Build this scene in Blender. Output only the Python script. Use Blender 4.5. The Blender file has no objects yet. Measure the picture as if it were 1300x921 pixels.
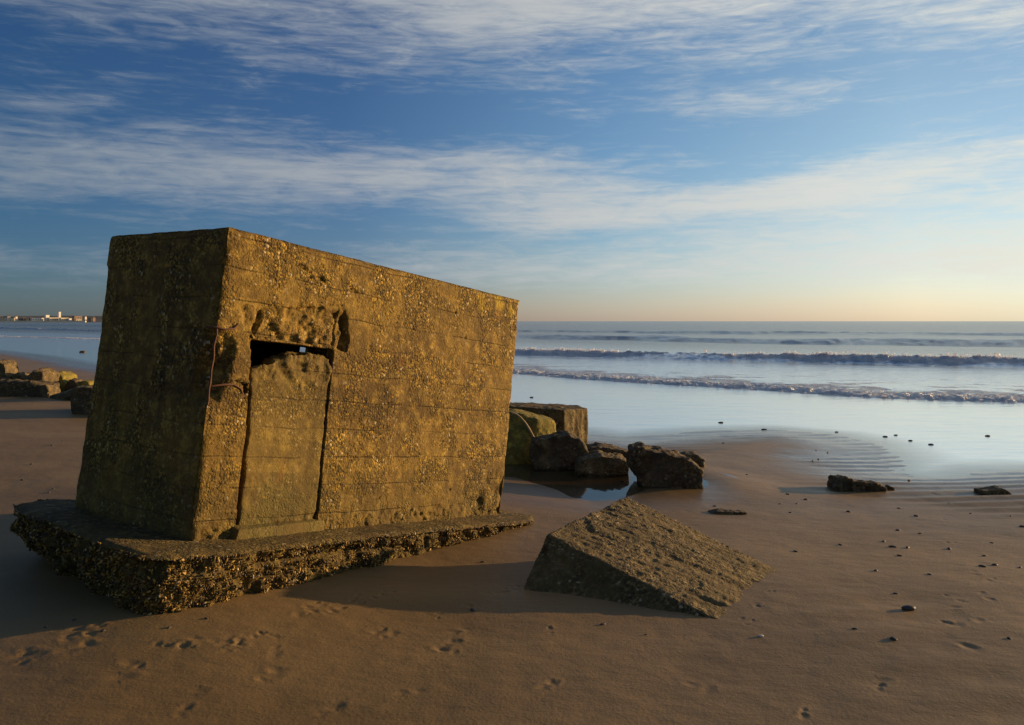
import bpy, bmesh, math, random
import numpy as np
from mathutils import Vector, Matrix

random.seed(7)
rng = np.random.default_rng(7)
scene = bpy.context.scene
COL = scene.collection
R = math.radians
CAMH, FPX, CX, HY = 1.6, 1094.0, 650.0, 408.0
SEA = -0.30

# ------------------------------------------------------------------ helpers
def W(px, py, depth):
    """point seen in the photograph at (px,py), at the given distance ahead"""
    return np.array([(px - CX) / FPX * depth, depth, CAMH - (py - HY) / FPX * depth])

def on_z(px, py, z=0.0):
    return W(px, py, (CAMH - z) * FPX / (py - HY))

def hash3(ix, iy, iz, seed):
    h = (ix * 374761393 + iy * 668265263 + iz * 2147483647 + seed * 974634777) & 0xFFFFFFFF
    h = ((h ^ (h >> 13)) * 1274126177) & 0xFFFFFFFF
    h = ((h ^ (h >> 16)) * 2246822519) & 0xFFFFFFFF
    return ((h ^ (h >> 15)) & 0xFFFFFF).astype(np.float64) / 0xFFFFFF * 2 - 1

def vnoise(P, seed=0):
    P = np.asarray(P, float)
    i = np.floor(P).astype(np.int64); f = P - i
    u = f * f * f * (f * (f * 6 - 15) + 10)
    out = np.zeros(len(P))
    for dx in (0, 1):
        wx = u[:, 0] if dx else 1 - u[:, 0]
        for dy in (0, 1):
            wy = u[:, 1] if dy else 1 - u[:, 1]
            for dz in (0, 1):
                wz = u[:, 2] if dz else 1 - u[:, 2]
                out += wx * wy * wz * hash3(i[:, 0] + dx, i[:, 1] + dy, i[:, 2] + dz, seed)
    return out

def fbm(P, octs=4, seed=0, gain=.5):
    a, s, t = 1.0, 0.0, 0.0
    P = np.asarray(P, float)
    for o in range(octs):
        s = s + a * vnoise(P * 2.03 ** o + o * 17.3, seed + o); t += a; a *= gain
    return s / t

def sstep(e0, e1, x):
    t = np.clip((x - e0) / (e1 - e0), 0, 1)
    return t * t * (3 - 2 * t)

def poly_dist(X, Y, pts):
    """signed distance to an open polyline (positive on its left side), and parameter along it"""
    best = np.full(X.shape, 1e18); sg = np.zeros(X.shape); par = np.zeros(X.shape); acc = 0.0
    for k in range(len(pts) - 1):
        ax, ay = pts[k][:2]; bx, by = pts[k + 1][:2]
        dx, dy = bx - ax, by - ay; L2 = dx * dx + dy * dy; L = math.sqrt(L2)
        t = np.clip(((X - ax) * dx + (Y - ay) * dy) / L2, 0, 1)
        ex, ey = X - ax - t * dx, Y - ay - t * dy
        d2 = ex * ex + ey * ey
        m = d2 < best
        best = np.where(m, d2, best)
        sg = np.where(m, np.sign(dx * ey - dy * ex), sg)
        par = np.where(m, acc + t * L, par)
        acc += L
    return np.sqrt(best) * np.where(sg == 0, 1, sg), par

def tag(o, label=None, cat=None, group=None, kind=None):
    if label: o['label'] = label
    if cat: o['category'] = cat
    if group: o['group'] = group
    if kind: o['kind'] = kind
    return o

def mesh_obj(name, me, mat, parent=None, smooth=True, loc=None, M=None):
    o = bpy.data.objects.new(name, me); COL.objects.link(o)
    if mat:
        me.materials.clear(); me.materials.append(mat)
    if smooth:
        me.polygons.foreach_set('use_smooth', np.ones(len(me.polygons), bool))
    if parent: o.parent = parent
    if loc is not None: o.location = loc
    if M is not None: o.matrix_world = M
    return o

def np_mesh(name, V, F):
    me = bpy.data.meshes.new(name)
    V = np.asarray(V, np.float32); F = np.asarray(F, np.int32)
    me.vertices.add(len(V)); me.vertices.foreach_set('co', V.ravel())
    n = F.shape[1]
    me.loops.add(F.size); me.loops.foreach_set('vertex_index', F.ravel())
    me.polygons.add(len(F)); me.polygons.foreach_set('loop_start', np.arange(0, F.size, n, dtype=np.int32))
    me.polygons.foreach_set('loop_total', np.full(len(F), n, np.int32))
    me.update(calc_edges=True); me.validate()
    return me

def attr(me, name, vals):
    a = me.attributes.new(name, 'FLOAT', 'POINT'); a.data.foreach_set('value', np.asarray(vals, np.float32))

def hull_bm(pts, bm=None):
    bm = bm or bmesh.new()
    vs = [bm.verts.new(p) for p in pts]
    r = bmesh.ops.convex_hull(bm, input=vs)
    junk = [g for g in r['geom_interior'] if isinstance(g, bmesh.types.BMVert)]
    if junk: bmesh.ops.delete(bm, geom=junk, context='VERTS')
    return bm

def remeshed(bms, voxel, cutters=()):
    """unite solids, cut others out, and return an even fine mesh (co, normals, mesh)"""
    me = bpy.data.meshes.new('tmp'); bm = bmesh.new()
    for b in bms:
        t = bpy.data.meshes.new('t'); b.to_mesh(t); bm.from_mesh(t); bpy.data.meshes.remove(t)
    bm.to_mesh(me)
    o = bpy.data.objects.new('tmp', me); COL.objects.link(o)
    kill = [o]
    for c in cutters:
        cm = bpy.data.meshes.new('c'); bmesh.ops.recalc_face_normals(c, faces=c.faces); c.to_mesh(cm)
        co = bpy.data.objects.new('c', cm); COL.objects.link(co); kill.append(co)
        m = o.modifiers.new('b', 'BOOLEAN'); m.operation = 'DIFFERENCE'; m.solver = 'EXACT'; m.object = co
    m = o.modifiers.new('r', 'REMESH'); m.mode = 'VOXEL'; m.voxel_size = voxel; m.adaptivity = 0
    dg = bpy.context.evaluated_depsgraph_get(); dg.update()
    out = bpy.data.meshes.new_from_object(o.evaluated_get(dg))
    for k in kill: bpy.data.objects.remove(k)
    return out

def get_co(me):
    n = len(me.vertices); a = np.empty(n * 3, np.float32); me.vertices.foreach_get('co', a)
    b = np.empty(n * 3, np.float32); me.vertex_normals.foreach_get('vector', b)
    return a.reshape(-1, 3).astype(float), b.reshape(-1, 3).astype(float)

def set_co(me, V):
    me.vertices.foreach_set('co', V.astype(np.float32).ravel()); me.update()

def box_bm(x0, x1, y0, y1, z0, z1):
    return hull_bm([(x, y, z) for x in (x0, x1) for y in (y0, y1) for z in (z0, z1)])

def tube(name, pts, rad, mat, parent=None, n=8):
    V, F = [], []
    pts = [Vector(p) for p in pts]
    for i, p in enumerate(pts):
        t = (pts[min(i + 1, len(pts) - 1)] - pts[max(i - 1, 0)]).normalized()
        u = t.orthogonal().normalized() if i == 0 else (u - t * u.dot(t)).normalized()
        v = t.cross(u)
        r = rad * (1 + .18 * math.sin(i * 2.1))
        for k in range(n):
            a = k / n * 2 * math.pi; V.append(p + u * math.cos(a) * r + v * math.sin(a) * r)
    for i in range(len(pts) - 1):
        for k in range(n):
            F.append((i * n + k, i * n + (k + 1) % n, (i + 1) * n + (k + 1) % n, (i + 1) * n + k))
    me = np_mesh(name, [tuple(p) for p in V], F)
    return mesh_obj(name, me, mat, parent)

# ------------------------------------------------------------------ node helpers
class NT:
    def __init__(s, tree): s.t = tree; s.n = tree.nodes; s.l = tree.links
    def new(s, typ, **kw):
        nd = s.n.new(typ)
        for k, v in kw.items(): setattr(nd, k, v)
        return nd
    def put(s, sock, v):
        if isinstance(v, bpy.types.NodeSocket): s.l.new(v, sock)
        elif v is not None: sock.default_value = v
    def m(s, op, a, b=None, c=None, clamp=False):
        nd = s.new('ShaderNodeMath', operation=op, use_clamp=clamp)
        s.put(nd.inputs[0], a)
        if b is not None: s.put(nd.inputs[1], b)
        if c is not None: s.put(nd.inputs[2], c)
        return nd.outputs[0]
    def vm(s, op, a, b=None):
        nd = s.new('ShaderNodeVectorMath', operation=op); s.put(nd.inputs[0], a)
        if b is not None: s.put(nd.inputs[1], b)
        return nd.outputs[0]
    def mix(s, f, a, b, blend='MIX'):
        nd = s.new('ShaderNodeMix', data_type='RGBA', blend_type=blend)
        s.put(nd.inputs[0], f); s.put(nd.inputs[6], a); s.put(nd.inputs[7], b)
        return nd.outputs[2]
    def ramp(s, v, a, b, lo=0., hi=1.):
        nd = s.new('ShaderNodeMapRange', interpolation_type='SMOOTHSTEP')
        s.put(nd.inputs[0], v); s.put(nd.inputs[1], a); s.put(nd.inputs[2], b); s.put(nd.inputs[3], lo); s.put(nd.inputs[4], hi)
        return nd.outputs[0]
    def noise(s, vec, scale, detail=4, rough=.5, dist=0.):
        nd = s.new('ShaderNodeTexNoise'); s.put(nd.inputs['Vector'], vec)
        s.put(nd.inputs['Scale'], scale); nd.inputs['Detail'].default_value = detail
        nd.inputs['Roughness'].default_value = rough; nd.inputs['Distortion'].default_value = dist
        return nd.outputs[0]
    def voro(s, vec, scale, feature='F1', rnd=1.):
        nd = s.new('ShaderNodeTexVoronoi', feature=feature); s.put(nd.inputs['Vector'], vec)
        s.put(nd.inputs['Scale'], scale); nd.inputs['Randomness'].default_value = rnd
        return nd
    def scalev(s, vec, sc, rot=(0, 0, 0)):
        nd = s.new('ShaderNodeMapping'); s.put(nd.inputs[0], vec)
        nd.inputs['Scale'].default_value = sc; nd.inputs['Rotation'].default_value = rot
        return nd.outputs[0]
    def xyz(s, vec):
        nd = s.new('ShaderNodeSeparateXYZ'); s.put(nd.inputs[0], vec); return nd.outputs
    def bump(s, h, dist, strength=1., nrm=None):
        nd = s.new('ShaderNodeBump'); nd.inputs['Strength'].default_value = strength
        nd.inputs['Distance'].default_value = dist; s.put(nd.inputs['Height'], h)
        if nrm is not None: s.put(nd.inputs['Normal'], nrm)
        return nd.outputs[0]

def new_mat(name):
    m = bpy.data.materials.new(name); m.use_nodes = True
    t = NT(m.node_tree); t.n.clear()
    out = t.new('ShaderNodeOutputMaterial'); p = t.new('ShaderNodeBsdfPrincipled')
    t.l.new(p.outputs[0], out.inputs[0])
    return m, t, p, out

def simple(name, col, rough=.7, var=.25, scale=3.):
    m, t, p, _ = new_mat(name)
    c = t.new('ShaderNodeTexCoord').outputs['Object']
    n = t.noise(c, scale, 3)
    t.put(p.inputs['Base Color'], t.mix(n, tuple(x * (1 - var) for x in col) + (1,), tuple(min(1, x * (1 + var)) for x in col) + (1,)))
    p.inputs['Roughness'].default_value = rough
    return m

def concrete(name, dark, mid, light, agg=60., agg_amt=.8, green=.0, bump=.010, boards=False, lichen=0., streak=None, rough=.85, wet_z=None):
    m, t, p, _ = new_mat(name)
    co = t.new('ShaderNodeTexCoord').outputs['Object']
    x, y, z = t.xyz(co)
    big = t.noise(co, 1.6, 5, .6)
    med = t.noise(co, 9., 5, .65)
    fine = t.noise(co, 55., 4, .7)
    c = t.mix(t.ramp(big, .35, .65), dark + (1,), mid + (1,))
    c = t.mix(t.ramp(med, .42, .72), c, light + (1,))
    warp = t.vm('ADD', co, t.vm('SCALE', t.new('ShaderNodeTexNoise').outputs[1], None))
    v1 = t.voro(co, agg); v2 = t.voro(co, agg * 2.1)
    rx, ry, rz = t.xyz(v1.outputs['Color']); sx, sy, sz = t.xyz(v2.outputs['Color'])
    expo = t.ramp(t.noise(co, 3.2, 5, .62), .42, .6)            # where the cement has weathered off the pebbles
    amt = t.m('MULTIPLY', t.m('ADD', t.m('MULTIPLY', expo, .78), .22), agg_amt)
    sp = t.m('ADD', t.m('MULTIPLY', t.m('POWER', rx, 2.2), 1.1), .45)
    sp2 = t.m('ADD', t.m('MULTIPLY', sx, .7), .65)
    k = t.m('MULTIPLY', sp, sp2)
    k = t.m('ADD', t.m('MULTIPLY', t.m('SUBTRACT', k, 1.), amt), 1.)
    cr = t.new('ShaderNodeCombineXYZ'); t.put(cr.inputs[0], k); t.put(cr.inputs[1], k); t.put(cr.inputs[2], t.m('MULTIPLY', k, 1.0))
    c = t.mix(1., c, cr.outputs[0], 'MULTIPLY')
    white = t.m('MULTIPLY', t.ramp(ry, .965, .985), amt)
    c = t.mix(t.m('MULTIPLY', white, .55), c, (.60, .50, .30, 1))
    if green:
        g = t.m('MULTIPLY', t.ramp(z, .75, .0), t.ramp(t.noise(co, 3.2, 5, .6), .38, .62))
        c = t.mix(t.m('MULTIPLY', g, green), c, (.12, .125, .03, 1), 'MIX')
    if lichen:
        g = t.m('MULTIPLY', t.m('MULTIPLY', t.ramp(z, 1.55, 1.85), t.ramp(x, 1.9, 2.9)), t.ramp(t.noise(co, 7., 4, .6), .48, .6))
        c = t.mix(t.m('MULTIPLY', g, lichen), c, (.42, .30, .02, 1))
    stn = t.ramp(t.noise(co, 2.3, 6, .68), .5, .66)
    c = t.mix(t.m('MULTIPLY', stn, .5), c, tuple(v * .55 for v in dark) + (1,))
    pits = t.ramp(t.voro(co, 7.).outputs['Distance'], .085, .05)
    pits = t.m('MULTIPLY', pits, t.ramp(t.noise(co, 2.5, 2), .6, .66))
    h = t.m('MULTIPLY', t.m('SUBTRACT', 1., t.m('POWER', v1.outputs['Distance'], 1.5)), t.m('MULTIPLY', amt, .9))
    h = t.m('ADD', h, t.m('MULTIPLY', t.m('SUBTRACT', 1., v2.outputs['Distance']), t.m('MULTIPLY', amt, .35)))
    h = t.m('ADD', h, t.m('MULTIPLY', fine, .9))
    h = t.m('ADD', h, t.m('MULTIPLY', med, .8))
    h = t.m('SUBTRACT', h, t.m('MULTIPLY', pits, 2.2))
    if boards:
        zz = t.m('ADD', z, t.m('MULTIPLY', t.m('SUBTRACT', t.noise(t.scalev(co, (1.2, 1.2, .2)), 2., 3), .5), .05))
        fr = t.m('FRACT', t.m('DIVIDE', zz, .19))
        ln = t.ramp(t.m('ABSOLUTE', t.m('SUBTRACT', fr, .5)), .045, .0)
        ln = t.m('MULTIPLY', ln, t.ramp(t.noise(t.scalev(co, (1, 1, 3)), 2.1, 3), .38, .56))
        h = t.m('SUBTRACT', h, t.m('MULTIPLY', ln, .6))
        c = t.mix(t.m('MULTIPLY', ln, .45), c, tuple(v * .3 for v in dark) + (1,))
        ws = t.noise(t.scalev(co, (5., 5., .35)), 2., 4, .6)   # drip streaks
        c = t.mix(t.m('MULTIPLY', t.ramp(ws, .5, .75), .55), c, tuple(v * .62 for v in dark) + (1,))
        bd = t.new('ShaderNodeTexWhiteNoise', noise_dimensions='1D'); t.put(bd.inputs['W'], t.m('FLOOR', t.m('DIVIDE', zz, .19)))
        c = t.mix(.5, c, t.mix(1., c, t.mix(bd.outputs['Value'], (.72, .72, .72, 1), (1.2, 1.2, 1.2, 1)), 'MULTIPLY'))    # each lift of shuttering set a little differently
        ru = t.m('MULTIPLY', t.ramp(t.noise(t.scalev(co, (4., 4., 1.1)), 1.3, 5, .7), .60, .72), .55)
        c = t.mix(ru, c, (.20, .075, .012, 1))                                   # rust runs
        tide = t.m('MULTIPLY', t.ramp(t.m('ADD', z, t.m('MULTIPLY', med, .25)), .50, .22), .38)
        c = t.mix(tide, c, (.085, .062, .016, 1))                                # damp band at the foot
    if streak:
        st = t.noise(t.scalev(co, streak), 1., 5, .65)
        h = t.m('ADD', h, t.m('MULTIPLY', st, 3.5))
        c = t.mix(t.ramp(st, .55, .38), c, tuple(v * .45 for v in dark) + (1,))
    t.put(p.inputs['Base Color'], c)
    p.inputs['Roughness'].default_value = rough
    p.inputs['Specular IOR Level'].default_value = .3
    t.put(p.inputs['Normal'], t.bump(h, bump))
    return m

# ------------------------------------------------------------------ camera
cam_d = bpy.data.cameras.new('camera'); cam = bpy.data.objects.new('camera', cam_d); COL.objects.link(cam)
cam.location = (0, 0, CAMH); cam.rotation_euler = (R(90), 0, 0)
cam_d.sensor_fit = 'HORIZONTAL'; cam_d.sensor_width = 36; cam_d.lens = 36 * FPX / 1300
cam_d.shift_y = -(460.5 - HY) / 1300
cam_d.clip_start = .05; cam_d.clip_end = 30000
scene.camera = cam

# ------------------------------------------------------------------ sun + sky
SAZ, SEL = R(21), R(7.1)          # sun: 21 degrees forward of due right, low
sun_dir = Vector((math.cos(SEL) * math.cos(SAZ), math.cos(SEL) * math.sin(SAZ), math.sin(SEL)))
sd = bpy.data.lights.new('sun', 'SUN'); so = bpy.data.objects.new('sun', sd); COL.objects.link(so)
sd.energy = 5.0; sd.angle = R(.55); sd.color = (1, .64, .30)
so.rotation_euler = sun_dir.to_track_quat('Z', 'Y').to_euler(); so.location = (20, 8, 12)

world = bpy.data.worlds.new('World'); scene.world = world; world.use_nodes = True
t = NT(world.node_tree); t.n.clear()
wo = t.new('ShaderNodeOutputWorld'); bg = t.new('ShaderNodeBackground'); t.l.new(bg.outputs[0], wo.inputs[0])
sky = t.new('ShaderNodeTexSky', sky_type='NISHITA'); sky.sun_disc = False
sky.sun_elevation = SEL; sky.sun_rotation = R(90) - SAZ
sky.altitude = 0; sky.air_density = 1.0; sky.dust_density = .5; sky.ozone_density = 4.0
gen = t.new('ShaderNodeTexCoord').outputs['Generated']
dx, dy, dz = t.xyz(gen)
az = t.m('DEGREES', t.m('ARCTAN2', dx, dy)) if False else t.m('MULTIPLY', t.m('ARCTAN2', dx, dy), 57.29578)
el = t.m('MULTIPLY', t.m('ARCSINE', dz), 57.29578)
cv = t.new('ShaderNodeCombineXYZ'); t.put(cv.inputs[0], az); t.put(cv.inputs[1], el); azel = cv.outputs[0]
wob = t.m('MULTIPLY', t.m('SUBTRACT', t.noise(t.scalev(azel, (.05, .12, 1)), 1., 3), .5), 3.2)
elw = t.m('ADD', el, wob)
def gband(c0, slope, half, a0=None, a1=None, fade=6., amp=1.):
    d = t.m('DIVIDE', t.m('SUBTRACT', elw, t.m('ADD', t.m('MULTIPLY', az, slope), c0)), half)
    g = t.m('EXPONENT', t.m('MULTIPLY', t.m('MULTIPLY', d, d), -1.))
    if a0 is not None: g = t.m('MULTIPLY', g, t.ramp(az, a0 - fade, a0 + fade))
    if a1 is not None: g = t.m('MULTIPLY', g, t.ramp(az, a1 + fade, a1 - fade))
    return t.m('MULTIPLY', g, amp)
bands = [gband(21.2, .0, 4.9, amp=1.25),
         gband(9.4, .0, 2.1, a1=8, fade=8, amp=1.35),
         gband(14.0, .05, .7, a1=-25, fade=3, amp=.6),
         gband(3.6, .0, 1.2, a1=-14, fade=9, amp=.8),
         gband(6.6, .09, 1.3, a0=-3, fade=7, amp=1.1),
         gband(13.6, .0, 1.2, a0=11, a1=22, fade=3, amp=.6),
         gband(3.2, .0, 1.7, a0=-14, fade=8, amp=.9),
         gband(38, .0, 12, amp=.7), gband(5.5, .0, 3., a0=8, fade=10, amp=.8), gband(17., .0, 5., a0=14, fade=10, amp=.15)]
s = bands[0]
for b in bands[1:]: s = t.m('ADD', s, b)
n1 = t.noise(t.scalev(azel, (.06, .42, 1), (0, 0, R(-3))), 1., 7, .62, .6)
n2 = t.noise(t.scalev(azel, (.30, 1.5, 1), (0, 0, R(14))), 1., 6, .65, .9)
n3 = t.noise(t.scalev(azel, (.22, 2.6, 1), (0, 0, R(-8))), 1., 5, .6, .3)
nn = t.m('ADD', t.m('MULTIPLY', n1, .42), t.m('ADD', t.m('MULTIPLY', n2, .34), t.m('MULTIPLY', n3, .24)))
msk = t.ramp(t.m('ADD', t.m('MULTIPLY', s, .42), t.m('MULTIPLY', t.m('SUBTRACT', nn, .5), 2.1)), .05, .78)
# polarised look of the clear sky: deep away from the sun, pale towards it
sdn = t.new('ShaderNodeVectorMath', operation='DOT_PRODUCT'); t.put(sdn.inputs[0], gen); sdn.inputs[1].default_value = tuple(sun_dir)
dpos = t.m('MULTIPLY', t.m('ADD', sdn.outputs['Value'], 1.), .5)
def cramp(stops, k):
    cr = t.new('ShaderNodeValToRGB'); t.put(cr.inputs[0], dpos); e = cr.color_ramp.elements
    e[0].position = (stops[0][0] + 1) / 2; e[0].color = tuple(v / k for v in stops[0][1]) + (1,)
    e[1].position = (stops[-1][0] + 1) / 2; e[1].color = tuple(v / k for v in stops[-1][1]) + (1,)
    for p_, c_ in stops[1:-1]:
        q_ = e.new((p_ + 1) / 2); q_.color = tuple(v / k for v in c_) + (1,)
    return t.vm('MULTIPLY', cr.outputs[0], (k, k, k))
grade = cramp([(-1, (.85, .74, .68)), (-.6, (.62, .60, .60)), (-.15, (.42, .52, .66)), (.19, (.68, .70, .84)), (.47, (1.45, 1.24, 1.18)), (.72, (2.25, 1.62, 1.27)), (1, (1.4, 1.2, 1.05))], 3.)
hz = t.m('EXPONENT', t.m('MULTIPLY', t.m('MAXIMUM', el, 0.), -.28))
hcol = cramp([(-1, (1.2, 1.2, 1.6)), (.35, (1.42, 1.42, 1.85)), (.78, (.66, 1.04, 1.78)), (1, (.6, .9, 1.4))], 2.)
skyc = t.vm('MULTIPLY', t.vm('MULTIPLY', sky.outputs[0], grade), t.mix(hz, (1, 1, 1, 1), hcol))
ccol = cramp([(-1, (1.2, 1.5, 1.8)), (-.15, (1.65, 2.0, 2.4)), (.19, (2.7, 2.9, 3.15)), (.70, (5.3, 5.3, 4.9)), (1, (7., 6.4, 4.8))], 8.)
msk = t.m('MULTIPLY', msk, t.ramp(el, .3, 3.))
fin = t.mix(t.m('MULTIPLY', msk, .9), skyc, ccol)
t.put(bg.inputs[0], fin); bg.inputs[1].default_value = .10

# ------------------------------------------------------------------ materials
M_body = concrete('weathered_concrete', (.105, .062, .012), (.205, .128, .019), (.315, .205, .036), agg=62, agg_amt=1.25, green=.12, bump=.0095, boards=True, lichen=.9)
M_infill = concrete('infill_concrete', (.11, .073, .016), (.172, .117, .023), (.245, .17, .035), agg=75, agg_amt=.8, green=.4, bump=.006, boards=True)
M_slab = concrete('mussel_crusted_concrete', (.065, .043, .013), (.13, .088, .022), (.21, .145, .038), agg=42, agg_amt=1.1, green=.1, bump=.022)
M_slabtop = M_slab
M_wedge = concrete('pebbly_concrete', (.10, .072, .026), (.16, .115, .042), (.22, .16, .065), agg=55, agg_amt=1.1, bump=.014)
M_rock = concrete('dark_seaweed_rock', (.06, .046, .026), (.12, .088, .048), (.19, .135, .06), agg=40, agg_amt=.9, bump=.02)
M_rock2 = concrete('brown_rock', (.10, .072, .035), (.16, .115, .052), (.24, .175, .08), agg=36, agg_amt=.9, bump=.022)
M_algae = concrete('algae_yellow_concrete', (.11, .09, .02), (.24, .19, .03), (.36, .27, .04), agg=40, agg_amt=.6, bump=.014)
M_rust = simple('rusty_iron', (.09, .034, .014), .8, .5, 40)
M_root = simple('pale_rope', (.35, .26, .15), .9)
M_pebble = simple('dark_pebble', (.05, .042, .035), .6, .5, 30)
M_shellp = simple('pale_shell', (.6, .55, .48), .5, .2, 30)

def shell_mat():
    m, t, p, _ = new_mat('mussel_shell')
    g = t.new('ShaderNodeNewGeometry').outputs['Random Per Island']
    cr = t.new('ShaderNodeValToRGB'); t.put(cr.inputs[0], g)
    e = cr.color_ramp.elements; e[0].color = (.02, .012, .006, 1); e[1].color = (.55, .46, .30, 1); e[1].position = 1.
    for pos, c in ((.45, (.055, .032, .008, 1)), (.68, (.21, .125, .018, 1)), (.88, (.38, .23, .035, 1)), (.97, (.42, .28, .07, 1))):
        k = e.new(pos); k.color = c
    t.put(p.inputs['Base Color'], cr.outputs[0]); p.inputs['Roughness'].default_value = .5
    p.inputs['Specular IOR Level'].default_value = .4
    return m
M_mussel = shell_mat()

# ------------------------------------------------------------------ shoreline and terrain
def shore_pts(lst, z): return [tuple(on_z(a, b, z)[:2]) for a, b in lst]
SHORE_PX = [(0, 446), (60, 453), (120, 465), (300, 490), (520, 522), (660, 541), (745, 550), (790, 556), (830, 553), (900, 548), (980, 546), (1060, 553), (1105, 562), (1138, 580), (1150, 600), (1185, 604), (1225, 597), (1300, 596)]
SHORE = shore_pts(SHORE_PX, SEA)
p0, p1 = np.array(SHORE[0]), np.array(SHORE[1])
dd = (p0 - p1) / np.linalg.norm(p0 - p1)
SHORE = [tuple(p0 + dd * 5000 + np.array([-2500, 0])), tuple(p0 + dd * 300 + np.array([-60, 0])), tuple(p0 + dd * 60)] + SHORE + [(SHORE[-1][0] + 5, SHORE[-1][1] - 4.0), (SHORE[-1][0] + 300, SHORE[-1][1] - 260), (5000, -4400)]
# sea lies to the left of the polyline direction (walking right, sea ahead)

BO = np.array([-1.8662, 5.0, 0.334])                     # bunker frame origin (lower front corner)
BR = np.array([[0.586, -0.805, 0.090], [0.800, 0.593, 0.092], [-0.127, 0.018, 0.992]])
q, _ = np.linalg.qr(BR); BR = q * np.sign(np.diag(q.T @ BR))
LA, LB, LC = 3.037, 1.356, 1.853
def to_world(a, b, c): return BO + BR @ np.array([a, b, c])
def on_plane(px, py, axis, val):
    """photo point on the bunker-frame plane axis=val, in bunker coordinates"""
    C = BR.T @ (np.array([0, 0, CAMH]) - BO); D = BR.T @ (W(px, py, 1.) - np.array([0, 0, CAMH]))
    return C + D * (val - C[axis]) / D[axis]
def FP(px, py): p = on_plane(px, py, 1, 0.); return p[0], p[2]

PRINTS = []
POOLZ = -.165
POOL = [tuple(on_z(a, b, POOLZ)[:2]) for a, b in [(600, 606), (652, 606), (676, 613), (704, 621), (728, 631), (752, 635), (778, 634), (800, 629), (822, 621), (858, 619), (890, 621), (901, 617), (899, 611), (880, 604), (830, 598), (770, 592), (700, 586), (600, 586)]]
def terrain(X, Y, detail=True):
    d, par = poly_dist(X, Y, SHORE)
    d = -d                                               # positive on the beach
    z = np.where(d > 0, SEA + .33 * (1 - np.exp(-(np.maximum(d, 0) / 5.2) ** 1.5)), SEA + .045 * np.minimum(d, 0))
    z = np.maximum(z, SEA - 1.5)
    P = np.stack([X, Y, np.zeros_like(X)], 1)
    und = fbm(P * .35, 3, 3) * .035
    near = np.exp(-np.maximum(np.hypot(X, Y) - 25, 0) / 30.)
    z = z + und * near * sstep(-8, 6, d)
    # pool in the scour hole below the dark boulders
    dp, _ = poly_dist(X, Y, POOL + [POOL[0]]); dp = np.abs(dp)
    ins = np.zeros(X.shape, bool)
    for k in range(len(POOL)):
        x1, y1 = POOL[k]; x2, y2 = POOL[(k + 1) % len(POOL)]
        ins ^= ((y1 > Y) != (y2 > Y)) & (X < (x2 - x1) * (Y - y1) / (y2 - y1 + 1e-12) + x1)
    dp = np.where(ins, -dp, dp)
    wp = np.where(ins, 1., np.exp(-(dp / .55) ** 2)); POOLM = np.where(ins, 1., np.exp(-(dp / .25) ** 2))
    z = z * (1 - wp) + wp * (POOLZ + np.clip(dp, -.5, .6) * .07)
    # scour round the slab
    bx, by = (X + .5) * .62 + (Y - 6.5) * .78, -(X + .5) * .78 + (Y - 6.5) * .62
    z = z + .05 * np.exp(-((X + 1.75) ** 2 + (Y - 4.55) ** 2) / .55)
    z = z - .065 * np.exp(-((bx / 1.5) ** 2 + ((by + .3) / .9) ** 2))
    if detail:
        near = near * (1 - .8 * POOLM)
        # swash ripples, long crests nearly parallel to the water line
        u = X * .93 + Y * .20; v = -X * .16 + Y * .98
        w = fbm(np.stack([u * .35, v * .9, 0 * u], 1), 3, 11)
        band = fbm(np.stack([u * .5 + 9, v * .5, 0 * u], 1), 2, 21)
        amp = .013 * sstep(-.25, .4, band) * sstep(1.2, 3., X) * near
        z = z + amp * np.sin(2 * math.pi * (v / .33 + w * .45)) * (.25 + .75 * sstep(.2, 1.8, d)) * sstep(-2, .5, d)
        # ripples in the shallow inlet
        a2 = np.exp(-(d / 1.0) ** 2) * .0055 * near * sstep(1.5, 3., X)
        z = z + a2 * np.sin(2 * math.pi * (v / .27 + w * .4)) * sstep(11.2, 9.8, Y)
        z = z + fbm(P * 2.2, 4, 5) * .006 * near
        z = z + fbm(P * np.array([9, 14, 1]), 3, 8) * .0016 * near
    return z

def ground(px, py):
    z = 0.
    for _ in range(8):
        p = on_z(px, py, z); z = float(terrain(np.array([p[0]]), np.array([p[1]]), False)[0])
    return on_z(px, py, z)

# --- prints and scuffs in the sand
foot_px = [(431, 771, 1), (446, 768, 1), (464, 765, .8), (400, 770, 1), (416, 778, 1), (395, 779, 1.2), (478, 757, .7), (500, 753, .7), (455, 757, .8),
           (355, 806, 1), (350, 822, 1.2), (291, 816, 1), (305, 812, .9), (322, 808, .9), (485, 804, 1), (497, 806, 1.1), (575, 815, 1.4), (565, 824, 1.2), (582, 806, .8),
           (98, 800, 1.4), (112, 806, 1.2), (125, 795, 1), (85, 808, 1.2), (72, 800, 1), (104, 822, 1.2), (200, 818, .9), (235, 823, 1.1), (228, 826, 1), (300, 819, .8), (45, 826, 1.2),
           (640, 752, .9), (655, 748, .9), (560, 780, .6), (590, 770, .6), (700, 800, .5), (1210, 770, 1.3), (1250, 790, 1.2), (1222, 817, 1.3), (1205, 790, 1.), (1260, 735, .9), (1190, 628, .8), (1205, 640, .9), (1195, 660, .9), (1215, 690, .9), (1240, 730, 1.), (1255, 760, 1.), (1212, 762, .9),
           (960, 770, .7), (975, 752, .7), (950, 790, .6), (20, 840, 1.2), (160, 850, 1.3), (340, 860, 1.2), (520, 880, 1.3), (700, 870, 1.), (900, 880, 1.1), (1120, 870, 1.2), (420, 900, 1.2), (240, 895, 1.1), (1020, 905, 1.)]
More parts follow.
